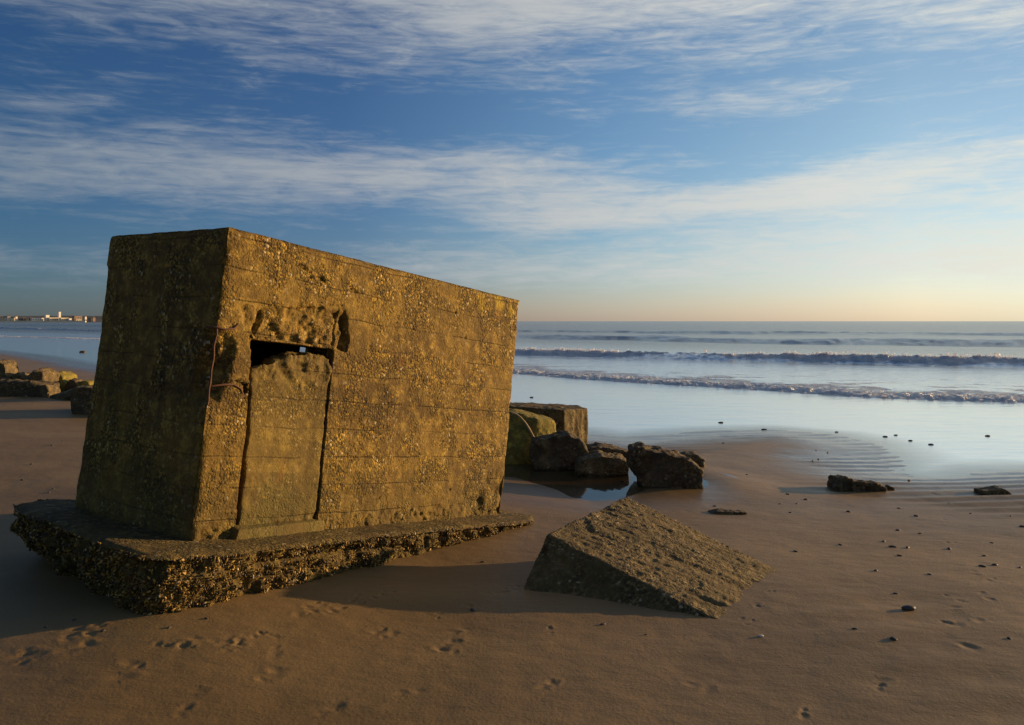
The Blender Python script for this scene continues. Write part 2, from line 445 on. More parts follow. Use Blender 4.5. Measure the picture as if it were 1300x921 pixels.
for (a, b, s_) in foot_px:
    g = ground(a, b)
    for k in range(random.randint(2, 4)):
        PRINTS.append((g[0] + random.gauss(0, .025), g[1] + random.gauss(0, .045), random.uniform(.011, .024) * s_, random.uniform(.002, .0045), random.uniform(0, 3.1)))

def sand_mesh():
    rr = np.concatenate([np.geomspace(.4, 3.4, 60)[:-1], np.geomspace(3.4, 13, 520)[:-1], np.geomspace(13, 80, 260)[:-1], np.geomspace(80, 9000, 140)])
    aa = np.concatenate([np.linspace(-180, -42, 60)[:-1], np.linspace(-42, 42, 1250)[:-1], np.linspace(42, 180, 60)[:-1]])
    ar = np.radians(aa)
    RR, AA = np.meshgrid(rr, ar, indexing='ij')
    X, Y = (RR * np.sin(AA)).ravel(), (RR * np.cos(AA)).ravel()
    z = terrain(X, Y)
    for (fx, fy, r, dep, an) in PRINTS:
        m = (np.abs(X - fx) < r * 6) & (np.abs(Y - fy) < r * 6)
        if not m.any(): continue
        ux = ((X[m] - fx) * math.cos(an) + (Y[m] - fy) * math.sin(an)) / (r * 1.6)
        uy = (-(X[m] - fx) * math.sin(an) + (Y[m] - fy) * math.cos(an)) / r
        q = ux * ux + uy * uy
        z[m] += -dep * np.exp(-q) + dep * .35 * np.exp(-(np.sqrt(q) - 1.7) ** 2 * 3) * (ux > 0)
    nr, na = len(rr), len(aa)
    i = np.arange(nr - 1)[:, None] * na; j = np.arange(na)[None, :]; j2 = (j + 1) % na
    F = np.stack([i + j, i + na + j, i + na + j2, i + j2], -1).reshape(-1, 4)
    V = np.stack([X, Y, z], 1)
    c = len(V); V = np.vstack([V, [0, 0, z[0]]])
    me = np_mesh('sand', V, F[:, ::-1])
    return me

def sand_mat():
    m, t, p, _ = new_mat('wet_sand')
    co = t.new('ShaderNodeNewGeometry').outputs['Position']
    x, y, z = t.xyz(co)
    n = t.noise(t.scalev(co, (.35, .9, 1)), 1., 5, .55)
    f = t.noise(co, 14., 4, .6); g = t.noise(co, 320., 2, .6)
    c = t.mix(t.ramp(n, .35, .68), (.185, .119, .047, 1), (.245, .160, .064, 1))
    c = t.mix(t.m('MULTIPLY', t.ramp(f, .5, .8), .3), c, (.18, .112, .045, 1))
    gr = t.m('ADD', t.m('MULTIPLY', g, .5), .75)
    cr = t.new('ShaderNodeCombineXYZ'); [t.put(cr.inputs[k], gr) for k in range(3)]
    c = t.mix(1., c, cr.outputs[0], 'MULTIPLY')
    wn = t.m('MULTIPLY', t.m('SUBTRACT', t.noise(t.scalev(co, (.8, 1.6, 1)), 1., 4, .6), .5), .07)
    wet = t.ramp(t.m('ADD', z, wn), SEA + .075, SEA + .01)
    px_ = t.m('DIVIDE', t.m('SUBTRACT', x, .7), 2.0); py_ = t.m('DIVIDE', t.m('SUBTRACT', y, 9.0), 1.7)
    pr_ = t.m('ADD', t.m('ADD', t.m('MULTIPLY', px_, px_), t.m('MULTIPLY', py_, py_)), t.m('MULTIPLY', wn, 6.))
    wet = t.m('MAXIMUM', wet, t.m('MULTIPLY', t.ramp(pr_, .8, .3), .6))
    damp = t.ramp(t.m('ADD', z, t.m('MULTIPLY', wn, 1.5)), SEA + .24, SEA + .05)
    c = t.mix(wet, c, t.mix(1., c, (.52, .5, .5, 1), 'MULTIPLY'))
    t.put(p.inputs['Base Color'], c)
    ro = t.m('SUBTRACT', t.m('SUBTRACT', .62, t.m('MULTIPLY', damp, .14)), t.m('MULTIPLY', wet, .30))
    t.put(p.inputs['Roughness'], ro); p.inputs['IOR'].default_value = 1.36
    h = t.m('ADD', t.m('MULTIPLY', g, .12), t.m('MULTIPLY', t.noise(co, 60., 3, .6), .35))
    h = t.m('ADD', h, t.m('MULTIPLY', t.noise(t.scalev(co, (5, 12, 5)), 1., 4, .6), .6))
    h = t.m('MULTIPLY', h, t.m('SUBTRACT', 1.1, wet))
    t.put(p.inputs['Normal'], t.bump(h, .006))
    return m
sand = mesh_obj('sand', sand_mesh(), sand_mat()); tag(sand, kind='structure')

# ------------------------------------------------------------------ sea
def ext(px, zz=SEA, left=400., right=300.):
    pts = shore_pts(px, zz)
    a, b = np.array(pts[0]), np.array(pts[1]); d = (a - b) / np.linalg.norm(a - b)
    c, e = np.array(pts[-1]), np.array(pts[-2]); g = (c - e) / np.linalg.norm(c - e)
    return [tuple(a + d * left)] + pts + [tuple(c + g * right)]
W_FRONT = ext([(0, 428), (120, 431), (400, 455), (665, 477), (800, 486), (900, 492), (1000, 499), (1100, 505), (1300, 512)])
W_BREAK = ext([(0, 418), (120, 421), (400, 437), (665, 452), (800, 456), (900, 459), (1100, 463), (1300, 468)])
W_SWELL = ext([(0, 413.5), (120, 415), (400, 422), (700, 431), (900, 434.5), (1100, 437), (1300, 439)])
W_FAR = ext([(0, 411.2), (400, 416), (700, 422), (1000, 424.5), (1300, 427)])

def sea_mesh():
    rr = np.concatenate([np.geomspace(5, 12, 90)[:-1], np.geomspace(12, 90, 620)[:-1], np.geomspace(90, 600, 220)[:-1], np.geomspace(600, 20000, 60)])
    aa = np.concatenate([np.linspace(-80, -40, 60)[:-1], np.linspace(-40, 42, 1000)[:-1], np.linspace(42, 130, 90)])
    RR, AA = np.meshgrid(rr, np.radians(aa), indexing='ij')
    X, Y = (RR * np.sin(AA)).ravel(), (RR * np.cos(AA)).ravel()
    P = np.stack([X, Y, 0 * X], 1)
    ds, _ = poly_dist(X, Y, SHORE)                        # distance out from the water's edge
    z = np.full(len(X), SEA); foam = np.zeros(len(X))
    n_lo = fbm(P * .12, 3, 31); n_md = fbm(P * .8, 4, 33); n_hi = fbm(P * 3.5, 3, 35)
    # thin sheet of backwash: nearly flat, faint ripples
    cal = sstep(1., 14., ds)
    z += .004 * fbm(P * np.array([1.2, 3.0, 1]), 3, 40) * sstep(0, 3, ds)
    def wave(line, H, w1, w2, seed, vary=.3, skew=.0):
        d, par = poly_dist(X, Y, line)
        d = d + n_lo * 1.2 * w1 + n_md * .25 * w1
        hv = H * (1 + vary * vnoise(np.stack([par * .09, par * 0, par * 0], 1), seed))
        prof = np.where(d < 0, 0, np.where(d < w1, sstep(0, w1, d), np.exp(-np.maximum(d - w1, 0) / w2)))
        return d, par, hv * prof, prof
    # bore rolling up the beach
    d, par, h, pr = wave(W_FRONT, .055, .5, 3.2, 50, .3)
    z += h * (1 + .5 * n_hi) + sstep(-.05, .25, d) * np.exp(-np.maximum(d, 0) / 1.6) * .06 * fbm(P * 6.5, 2, 58)
    m = sstep(-.1, .15, d)
    foam += m * np.exp(-np.maximum(d, 0) / 1.9) * (1.35 + .5 * n_hi)
    foam += m * np.exp(-np.maximum(d - .3, 0) / 12.) * (.28 + .6 * sstep(-.1, .5, fbm(P * np.array([1.0, 1.6, 1]), 4, 52)))
    # breaker
    d, par, h, pr = wave(W_BREAK, .36, 1.3, 4.5, 60, .25)
    z += h * (1 + .08 * n_hi)
    crest = np.exp(-((d - 1.35) / .75) ** 2)
    along = vnoise(np.stack([par * .16, 0 * par, 0 * par], 1), 61)
    foam += crest * sstep(-.9, .2, along + .5 * n_hi + .45) * 1.5
    face = sstep(0, .3, d) * sstep(1.5, .9, d)
    foam += face * sstep(-.2, .6, along + n_md * .8) * (.45 + .5 * n_hi)
    z += crest * (.07 * np.clip(n_hi, -.4, 1) + .04 * fbm(P * 5, 2, 62))
    foam += sstep(1., 2., d) * np.exp(-np.maximum(d - 1.5, 0) / 4.) * sstep(.15, .6, n_md) * .5
    # swells
    d, par, h, pr = wave(W_SWELL, .42, 4.0, 7., 70, .2); z += h
    d, par, h, pr = wave(W_FAR, .35, 6., 10., 80, .2); z += h
    for k, (wl, am) in enumerate(((34., .07), (17., .035), (7., .018), (2.6, .008))):
        d0 = ds + n_lo * wl * .4
        z += am * np.sin(2 * math.pi * d0 / wl + k) * sstep(18, 60, ds) * np.exp(-np.hypot(X, Y) / 900)
    z += (.012 * n_md + .010 * n_hi) * sstep(8, 20, ds)
    nr, na = len(rr), len(aa)
    i = np.arange(nr - 1)[:, None] * na; j = np.arange(na - 1)[None, :]
    F = np.stack([i + j, i + j + 1, i + na + j + 1, i + na + j], -1).reshape(-1, 4)
    F = F[:, ::-1]
    # drop the part lying wholly under the beach
    keep = (ds[F] > -3.).any(1)
    F = F[keep]
    used = np.unique(F); mp = -np.ones(len(X), int); mp[used] = np.arange(len(used))
    me = np_mesh('sea', np.stack([X, Y, z], 1)[used], mp[F])
    attr(me, 'foam', np.clip(foam, 0, 1.5)[used]); attr(me, 'out', ds[used])
    # lumps of froth and spray thrown up along the breaking lines
    rad_ = np.hypot(X, Y); seeds = []
    area = rad_ * rad_ * np.where((rr[np.arange(nr).repeat(na)] > 90), 3., 1.)
    for line, lo, hi, cnt, hz in ((W_FRONT, -.05, 1.7, 5200, .02), (W_BREAK, 1.1, 1.9, 4600, .12)):
        d, par = poly_dist(X, Y, line)
        w1 = .5 if line is W_FRONT else 1.3
        d = d + n_lo * 1.2 * w1 + n_md * .25 * w1
        al = vnoise(np.stack([par * .16, 0 * par, 0 * par], 1), 61) + .6 * n_hi + n_md * .5
        ok = (d > lo) & (d < hi) & (rad_ < 170) & (rad_ > 10)
        pr = area * ok * np.exp(-np.maximum(d - lo, 0) / ((hi - lo) * .55)) * (sstep(-.8, .5, al) if line is W_BREAK else .25 + sstep(-.5, .5, al)) / (1 + (rad_ / 60) ** 2)
        pr = pr / pr.sum(); ch = rng.choice(len(X), cnt, p=pr)
        seeds.append(np.stack([X[ch] + rng.normal(0, .05, cnt), Y[ch] + rng.normal(0, .05, cnt), z[ch] + hz * rng.random(cnt) ** 3, (.011 if line is W_FRONT else .017) * np.exp(rng.normal(0, .45, cnt)) * (rad_[ch] / 25) ** .5], 1))
    return me, np.vstack(seeds)

def water_mat(name='sea_water', pool=False):
    m, t, p, out = new_mat(name); t.n.remove(p)
    co = t.new('ShaderNodeNewGeometry').outputs['Position']
    dist = t.vm('LENGTH', co); 
    ln = t.new('ShaderNodeVectorMath', operation='LENGTH'); t.put(ln.inputs[0], co); r = ln.outputs['Value']
    if pool:
        h = t.noise(co, 6., 2); nrm = t.bump(h, .0012); shal = 0.; foam = None
    else:
        fo = t.new('ShaderNodeAttribute', attribute_name='foam').outputs['Fac']
        od = t.new('ShaderNodeAttribute', attribute_name='out').outputs['Fac']
        h1 = t.noise(t.scalev(co, (1.5, 4.5, 1), (0, 0, R(-12))), 1., 4, .6)
        h2 = t.noise(t.scalev(co, (.5, 1.3, 1), (0, 0, R(20))), 1., 6, .65)
        h3 = t.noise(t.scalev(co, (.05, .12, 1)), 1., 8, .7)
        deep = t.ramp(od, 5., 16.)
        hh = t.m('ADD', t.m('MULTIPLY', h1, .008), t.m('MULTIPLY', t.m('MULTIPLY', h2, deep), .11))
        hh = t.m('ADD', hh, t.m('MULTIPLY', t.m('MULTIPLY', h3, t.ramp(r, 40., 200.)), 1.2))
        nrm = t.bump(hh, 1.)
    fr = t.new('ShaderNodeFresnel'); fr.inputs['IOR'].default_value = 1.36
    t.put(fr.inputs['Normal'], nrm)
    gl = t.new('ShaderNodeBsdfGlossy'); gl.inputs['Roughness'].default_value = .04 if pool else .16
    gl.inputs['Color'].default_value = (1, .965, .90, 1); t.put(gl.inputs['Normal'], nrm)
    tr = t.new('ShaderNodeBsdfTransparent'); tr.inputs['Color'].default_value = (.92, .9, .85, 1) if pool else (.85, .85, .82, 1)
    df = t.new('ShaderNodeBsdfDiffuse'); df.inputs['Color'].default_value = (.075, .075, .065, 1)
    if pool:
        under = tr.outputs[0]
    else:
        mx = t.new('ShaderNodeMixShader'); t.put(mx.inputs[0], t.ramp(od, 2., 14.)); t.put(mx.inputs[1], tr.outputs[0]); t.put(mx.inputs[2], df.outputs[0]); under = mx.outputs[0]
    mx2 = t.new('ShaderNodeMixShader'); t.put(mx2.inputs[0], t.m('MULTIPLY', fr.outputs[0], .75 if pool else t.m('MULTIPLY', t.ramp(od, 9., 45., 1.2, .62), t.ramp(od, -.7, 1.6, .2, 1.)), clamp=True)); t.put(mx2.inputs[1], under); t.put(mx2.inputs[2], gl.outputs[0])
    res = mx2.outputs[0]
    if not pool:
        fd = t.new('ShaderNodeBsdfDiffuse'); fd.inputs['Color'].default_value = (.84, .90, 1., 1)
        ft = t.new('ShaderNodeBsdfTranslucent'); ft.inputs['Color'].default_value = (.85, .85, .88, 1)
        bn = t.bump(t.noise(co, 9., 5, .7), .12); t.put(fd.inputs['Normal'], bn)
        fn = t.noise(t.scalev(co, (2.2, 5., 2.2)), 1., 6, .72)
        fv = t.voro(t.scalev(co, (3., 5., 3.)), 1.3).outputs['Distance']
        fm = t.ramp(t.m('ADD', fo, t.m('MULTIPLY', t.m('SUBTRACT', fn, .5), 1.3)), .45, .85)
        fm = t.m('MULTIPLY', fm, t.ramp(fo, .04, .2))
        mx3 = t.new('ShaderNodeMixShader'); t.put(mx3.inputs[0], fm); fx0 = t.new('ShaderNodeMixShader'); fx0.inputs[0].default_value = .5; t.put(fx0.inputs[1], fd.outputs[0]); t.put(fx0.inputs[2], ft.outputs[0])
        fg = t.new('ShaderNodeBsdfGlossy'); fg.inputs['Roughness'].default_value = .3; t.put(fg.inputs['Normal'], bn)
        fx = t.new('ShaderNodeMixShader'); fx.inputs[0].default_value = .42; t.put(fx.inputs[1], fx0.outputs[0]); t.put(fx.inputs[2], fg.outputs[0]); t.put(mx3.inputs[1], res); t.put(mx3.inputs[2], fx.outputs[0]); res = mx3.outputs[0]
    t.put(out.inputs[0], res)
    return m
sea_me, froth = sea_mesh()
sea = mesh_obj('sea', sea_me, water_mat()); tag(sea, kind='structure')
bm = bmesh.new(); bmesh.ops.create_icosphere(bm, subdivisions=1, radius=1.); bm.verts.ensure_lookup_table()
IV = np.array([v.co[:] for v in bm.verts]); IF = np.array([[v.index for v in f.verts] for f in bm.faces]); bm.free()
sc_ = froth[:, 3][:, None, None] * np.array([1.3, 1.3, .8]) * rng.uniform(.7, 1.3, (len(froth), 1, 3))
FV = froth[:, None, :3] + IV[None] * sc_
FF = (IF[None] + (np.arange(len(froth)) * len(IV))[:, None, None]).reshape(-1, 3)
m, t, p, _ = new_mat('froth'); p.inputs['Base Color'].default_value = (.88, .92, 1., 1); p.inputs['Roughness'].default_value = .35
p.inputs['Subsurface Weight'].default_value = 0.
tl = t.new('ShaderNodeBsdfTranslucent'); tl.inputs[0].default_value = (.8, .8, .82, 1); mxs = t.new('ShaderNodeMixShader'); mxs.inputs[0].default_value = .45
t.l.new(p.outputs[0], mxs.inputs[1]); t.l.new(tl.outputs[0], mxs.inputs[2]); tp_ = t.new('ShaderNodeBsdfTransparent'); mxt = t.new('ShaderNodeMixShader'); mxt.inputs[0].default_value = .3; t.l.new(mxs.outputs[0], mxt.inputs[1]); t.l.new(tp_.outputs[0], mxt.inputs[2]); t.l.new(mxt.outputs[0], _.inputs[0])
fo_ = mesh_obj('sea_foam', np_mesh('sea_foam', FV.reshape(-1, 3), FF), m)
tag(fo_, 'white froth and spray along the two breaking wave lines', 'foam', kind='stuff')

# pool between wedge and boulders (its rim is where the sand dips below the sheet)
bm = bmesh.new(); vs = []
for k in range(64):
    a = k / 64 * 2 * math.pi; r = 1 + .05 * math.sin(3 * a)
    vs.append(bm.verts.new((.45 + 2.1 * r * math.cos(a), 9.3 + 1.6 * r * math.sin(a), POOLZ)))
bm.faces.new(vs); me = bpy.data.meshes.new('tide_pool'); bm.to_mesh(me)
tag(mesh_obj('pool_water', me, water_mat('pool_water', True), smooth=False), kind='structure')

# ------------------------------------------------------------------ the bunker
BM = Matrix([list(BR[0]) + [BO[0]], list(BR[1]) + [BO[1]], list(BR[2]) + [BO[2]], [0, 0, 0, 1]])
bunker = bpy.data.objects.new('bunker', None); COL.objects.link(bunker); bunker.matrix_world = BM; bunker.empty_display_size = .3
tag(bunker, 'tilted concrete pillbox with a narrow gun slit sitting on a mussel crusted slab', 'bunker')

def prism(poly, b0, b1):
    """solid with outline poly [(a,c)...] between depths b0 and b1 in the bunker frame"""
    bm = bmesh.new()
    f0 = [bm.verts.new((a, b0, c)) for a, c in poly]; f1 = [bm.verts.new((a, b1, c)) for a, c in poly]
    bm.faces.new(f0); bm.faces.new(f1[::-1]); n = len(poly)
    for i in range(n): bm.faces.new((f0[i], f1[i], f1[(i + 1) % n], f0[(i + 1) % n]))
    bmesh.ops.recalc_face_normals(bm, faces=bm.faces)
    return bm

door = [FP(319, 431), FP(345, 434), FP(385, 438.5), FP(424, 444), FP(418, 500), FP(410, 590), FP(402, 676), FP(297, 692), FP(304, 625), FP(311, 560), FP(316, 500), FP(319, 470)]
# exit opening: follow the sight line through the slit to the far wall
C0 = BR.T @ (np.array([0, 0, CAMH]) - BO)
D0 = BR.T @ (W(382, 443, 1.) - np.array([0, 0, CAMH]))
ts = [((LA - C0[0]) / D0[0], 0), ((LB - C0[1]) / D0[1], 1)]
tt, ax = min(ts); hit = C0 + D0 * tt
cut = [prism(door, -.2, .34), box_bm(.32, LA - .3, .26, LB - .26, .25, LC - .25)]
if ax == 1: cut.append(box_bm(hit[0] - .22, hit[0] + .04, LB - .5, LB + .3, hit[2] - .2, hit[2] + .14))
else: cut.append(box_bm(LA - .5, LA + .3, hit[1] - .06, hit[1] + .3, hit[2] - .2, hit[2] + .14))
print('EXIT', ax, hit)
me = remeshed([box_bm(0, LA, 0, LB, -.02, LC)], .0095, cut)
V, N = get_co(me); V0 = V.copy()
a, b, c = V0.T
disp = .006 * fbm(V * 3., 4, 100) + .0035 * fbm(V * 22, 3, 101)
front = (b < .015) & (np.abs(N[:, 1]) > .5)
outer = (a < .02) | (b < .02) | (c > LC - .02) | (a > LA - .02) | (b > LB - .02)
# worn, nibbled arrises
ea = np.minimum(a, LA - a); eb = np.minimum(b, LB - b); ec = LC - c
two = np.sort(np.stack([np.abs(ea), np.abs(eb), np.abs(ec)], 1), 1)[:, 1]
edge = np.exp(-(two / .022) ** 2) * outer
disp -= edge * (.010 + .022 * np.clip(fbm(V * 9, 3, 104) + .1, 0, 1))
def crack(pts, w, dep, seed):
    P2 = [FP(*p) for p in pts]
    d, par = poly_dist(a, c, P2)
    wig = w * (1 + .7 * vnoise(np.stack([a * 14, c * 14, 0 * a], 1), seed)) + .010 * vnoise(np.stack([a * 30, c * 30, 0 * a], 1), seed + 1)
    wig = np.maximum(wig, .003)
    d = np.abs(d + .012 * vnoise(np.stack([a * 9, c * 9, 0 * a], 1), seed + 2))
    return -dep * sstep(wig, wig * .35, d)
fd = np.zeros(len(a))
def inpoly(P2):
    ins = np.zeros(len(a), bool); n = len(P2)
    for i in range(n):
        x1, y1 = P2[i]; x2, y2 = P2[(i + 1) % n]
        cnd = ((y1 > c) != (y2 > c)) & (a < (x2 - x1) * (c - y1) / (y2 - y1 + 1e-12) + x1)
        ins ^= cnd
    d, _ = poly_dist(a, c, P2 + [P2[0]])
    return np.where(ins, np.abs(d), -np.abs(d))
def recess(pts, dep, soft, rough, seed):
    s_ = inpoly([FP(*p) for p in pts]) + .012 * vnoise(np.stack([a * 12, c * 12, 0 * a], 1), seed)
    k = sstep(0, soft, s_)
    return k * (-dep + rough * fbm(np.stack([a * 13, b * 0, c * 13], 1), 3, seed + 3))
fd += recess([(324, 398), (330, 392), (436, 386), (441, 446), (318, 436)], .018, .02, .026, 200)
lm = sstep(0, .04, inpoly([FP(*p_) for p_ in [(300, 380), (436, 384), (444, 448), (316, 440)]]))
fd += lm * (.026 * fbm(np.stack([a * 17, b * 0, c * 21], 1), 4, 206, .7) - .004)      # broken patch above the slit
fd += recess([(332, 389), (338, 400), (322, 432), (318, 436), (325, 405)], .07, .015, .02, 210)         # left gash
fd += recess([(437, 386), (445, 430), (441, 449), (428, 443), (434, 420)], .07, .015, .02, 220)          # right gash
fd += crack([(429, 395), (426, 425), (424, 440)], .012, .04, 230)
fd += crack([(273, 489), (300, 484), (318, 492)], .010, .03, 240)
fd += crack([(312, 492), (316, 512)], .02, .05, 250)
fd += crack([(380, 338), (400, 352), (412, 356), (396, 348)], .014, .025, 260)
fd += crack([(440, 362), (452, 372)], .010, .02, 262)
for (px, py, rr_) in [(504, 410, .011), (513, 412, .01), (591, 429, .013), (519, 459, .010), (492, 520, .009), (499, 523, .008), (284, 330, .018), (578, 397, .012), (571, 622, .012), (482, 633, .012), (490, 634, .009), (562, 560, .008), (395, 353, .014), (470, 440, .007), (545, 500, .007), (455, 600, .008)]:
    q = FP(px, py); rad = np.hypot((a - q[0]), (c - q[1]) * 1.2)
    fd -= .03 * sstep(rr_, rr_ * .3, rad)
# lower right corner eroded
q = FP(622, 640); w = np.exp(-(((a - q[0]) / .28) ** 2 + ((c - q[1]) / .20) ** 2))
fd -= w * (.03 + .06 * np.clip(fbm(V * 11, 3, 270), -.3, 1))
# mussel-like honeycombing along the foot of the wall
foot = sstep(.16, .0, c) * np.clip(fbm(V * 24, 3, 280) + .05, 0, 1); fd -= foot * .035
disp += np.where(front, fd, 0)
V = V + N * disp[:, None]
# broken front arris: chunk missing
q1, q2 = FP(285, 420)[1], FP(265, 512)[1]
cm = (c - q2) / (q1 - q2)
m = np.clip(1 - (2 * cm - 1) ** 2, 0, 1) ** .5
dd_ = (a + b * 1.0)
chip = sstep(.16, .02, a + b * .9 + .05 * fbm(V * 8, 3, 290)) * m * (a < .3) * (b < .3)
V[:, 0] += chip * (.055 + .03 * fbm(V * 12, 3, 291)); V[:, 1] += chip * (.075 + .03 * fbm(V * 12, 3, 292))
# back left edge: capping band slightly proud, wall below set back a little and ragged
back = sstep(LB - .12, LB, b) * (a < .4)
V[:, 1] -= back * sstep(LC - .20, LC - .24, c) * (.03 + .025 * fbm(V0 * 7, 3, 293))
V[:, 1] += back * sstep(.9, .0, c) * .03
# bottom-right end leans out of the plane a little
set_co(me, V)
mesh_obj('wall', me, M_body, bunker)
# infill of the old opening
inf = [FP(322, 468), FP(338, 465), FP(350, 461), FP(360, 454), FP(372, 451), FP(392, 449), FP(410, 450), FP(418, 456), FP(421, 470), FP(416, 510), FP(409, 590), FP(401, 672), FP(304, 688), FP(308, 640), FP(314, 590), FP(318, 540), FP(320, 500)]
inf2 = [FP(352, 463), FP(362, 455), FP(372, 451.5), FP(392, 449.5), FP(410, 450), FP(418, 456), FP(421, 470), FP(412, 530), FP(350, 530)]
me = remeshed([prism(inf, .012, .07), prism(inf2, .05, .15)], .008)
V, N = get_co(me)
top = np.array([FP(350, 462)[1]])[0]
rgh = sstep(top - .20, top - .06, V[:, 2])
lowr = sstep(.16, .03, V[:, 2])
V = V + N * (.004 * fbm(V * 6, 3, 300) + .003 * fbm(V * 25, 3, 302) + .03 * rgh * fbm(V * 16, 3, 301) - .03 * lowr * np.clip(fbm(V * 26, 2, 303), 0, 1))[:, None]
edgea = inpoly(inf) if False else None
V[:, 0] += .012 * fbm(np.stack([V[:, 2] * 14, V[:, 2] * 0, V[:, 2] * 0], 1), 3, 305) + .006 * fbm(V * 30, 2, 306)
set_co(me, V); o = mesh_obj('infill_panel', me, M_infill, bunker); tag(o, 'roughly filled panel below the slit')
# threshold lip below the infill
p0_, p1_ = FP(292, 688), FP(408, 673)
me = remeshed([hull_bm([(p0_[0] - .02, -.075, -.03), (p1_[0], -.03, -.03), (p0_[0] - .02, .03, -.03), (p1_[0] + .05, .03, -.03),
                        (p0_[0] + .01, -.06, .045), (p1_[0], -.02, .055), (p0_[0], .03, .06), (p1_[0] + .03, .03, .06)])], .008)
V, N = get_co(me); V += N * (.008 * fbm(V * 9, 3, 310))[:, None]; set_co(me, V)
mesh_obj('threshold', me, M_infill, bunker)
# rusty reinforcing rods in the broken arris
def loc(px, py, off): 
    p = on_plane(px, py, 1, 0.); return (p[0] + off[0], off[1], p[2])
tube('reinforcing_rod', [(.012 + .004 * math.sin(k * 1.7), .012 + .003 * math.cos(k * 1.3), q2 - .02 + (q1 - q2 + .06) * k / 14) for k in range(15)], .0065, M_rust, bunker)
tube('reinforcing_rod', [(-.03, .06, q1 + .01), (0., .01, q1 + .012), (.06, -.006, q1 + .008), (.12, -.004, q1 + .02), (.15, .0, q1 + .05)], .0065, M_rust, bunker)
tube('reinforcing_rod', [(.03, .02, q2 + .10), (.10, -.006, q2 + .115), (.17, -.004, q2 + .12), (.22, -.002, q2 + .10), (.26, .01, q2 + .05)], .006, M_rust, bunker)

# foundation slab
def SP(px, py, cc=-.01): p = on_plane(px, py, 2, cc); return (p[0], p[1])
S_out = [SP(218, 707), SP(300, 701), SP(420, 687), SP(560, 671), SP(676, 661), SP(684, 655)]
rt = S_out[-1]
S_out += [(rt[0] + .05, .3), (LA + .1, LB + .12)]
S_back = [(.6, LB + .22), SP(60, 632), SP(18, 638), SP(24, 648), SP(80, 668), SP(135, 691), SP(180, 704)]
S_out += S_back
bm = bmesh.new()
up = [bm.verts.new((x, y, -.012)) for x, y in S_out]; 
n = len(S_out); inset = {n - 5: .5, n - 4: .55, n - 3: .42, n - 2: .24, n - 1: .10, n - 6: .5, 0: .0}
md = [bm.verts.new((x, y, -.13)) for x, y in S_out]
dn = [bm.verts.new((x + inset.get(i, 0) * .8, y - inset.get(i, 0) * .2, -.62)) for i, (x, y) in enumerate(S_out)]
bm.faces.new(up); bm.faces.new(dn[::-1])
for i in range(n):
    bm.faces.new((up[i], md[i], md[(i + 1) % n], up[(i + 1) % n])); bm.faces.new((md[i], dn[i], dn[(i + 1) % n], md[(i + 1) % n]))
bmesh.ops.recalc_face_normals(bm, faces=bm.faces)
me = remeshed([bm], .013)
V, N = get_co(me)
side = 1 - sstep(.3, .8, N[:, 2])
lo = np.clip((-V[:, 2]) / .4, 0, 1)
dsp = .006 * fbm(V * 5, 3, 400) + side * (-.035 + .045 * fbm(V * 4, 3, 401) + .045 * fbm(V * 13, 3, 402) + .022 * fbm(V * 36, 2, 403)) - side * .05 * sstep(.18, .9, lo) * (V[:, 0] > .1)
# a horizontal broken seam on the long side
seam = np.exp(-((V[:, 2] + .105 + .02 * vnoise(V * 3, 404)) / .018) ** 2) * side * sstep(-.1, .35, vnoise(V * np.array([2.2, 0, 0]) + 3, 405))
dsp -= seam * .05
V = V + N * dsp[:, None]
V[:, 2] -= np.where(N[:, 2] > .5, .02 * sstep(.06, .0, np.abs(poly_dist(V[:, 0], V[:, 1], S_out + [S_out[0]])[0])), 0)
set_co(me, V); slab = mesh_obj('foundation_slab', me, M_slab, bunker); tag(slab, 'rough slab under the walls, its edge covered in mussels')
# mussels: far too many to count
me.update(); V, N = get_co(me)
wV = V @ BR.T + BO
gz = terrain(wV[:, 0], wV[:, 1], False)
vis = (N[:, 2] < .55) & (wV[:, 2] > gz - .01) & (N @ BR.T @ np.array([0, 0, 1]) > -2) & ((V[:, 1] < .35) | (V[:, 0] < .2))
idx = np.nonzero(vis)[0]
dens = fbm(V[idx] * 4.5, 3, 410)
pick = idx[(dens * 1.6 + rng.uniform(-.35, .35, len(idx))) > -.32]
pick = rng.choice(pick, min(14000, len(pick)), replace=False)
ring = 6
prof = [(-1., 0.), (-.6, .62), (.1, .95), (.7, .62), (1., .0)]
TV, TF = [], []
for (u, r_) in prof:
    for k in range(ring):
        an = k / ring * 2 * math.pi; TV.append((u, r_ * math.cos(an), r_ * math.sin(an)))
for i in range(len(prof) - 1):
    for k in range(ring): TF.append((i * ring + k, i * ring + (k + 1) % ring, (i + 1) * ring + (k + 1) % ring, (i + 1) * ring + k))
TV = np.array(TV); TF = np.array(TF)
n = len(pick)
nn_ = N[pick]; rv = rng.normal(size=(n, 3)); ax_ = rv * .8 + nn_ * .9; ax_ /= np.linalg.norm(ax_, axis=1)[:, None]
up_ = np.cross(ax_, rng.normal(size=(n, 3))); up_ /= np.linalg.norm(up_, axis=1)[:, None]; si = np.cross(ax_, up_)
Lm = np.exp(rng.normal(math.log(.0085), .38, n)) * (1 + .4 * (rng.random(n) > .95)); Lm = np.minimum(Lm, .017); w1_, w2_ = Lm * rng.uniform(.4, .6, n), Lm * rng.uniform(.28, .42, n)
MV = (V[pick] + nn_ * (Lm * .35)[:, None])[:, None, :] + TV[None, :, 0:1] * (ax_ * Lm[:, None])[:, None, :] + TV[None, :, 1:2] * (up_ * w1_[:, None])[:, None, :] + TV[None, :, 2:3] * (si * w2_[:, None])[:, None, :]
MF = (TF[None] + (np.arange(n) * len(TV))[:, None, None]).reshape(-1, 4)
mm = np_mesh('mussels', MV.reshape(-1, 3), MF)
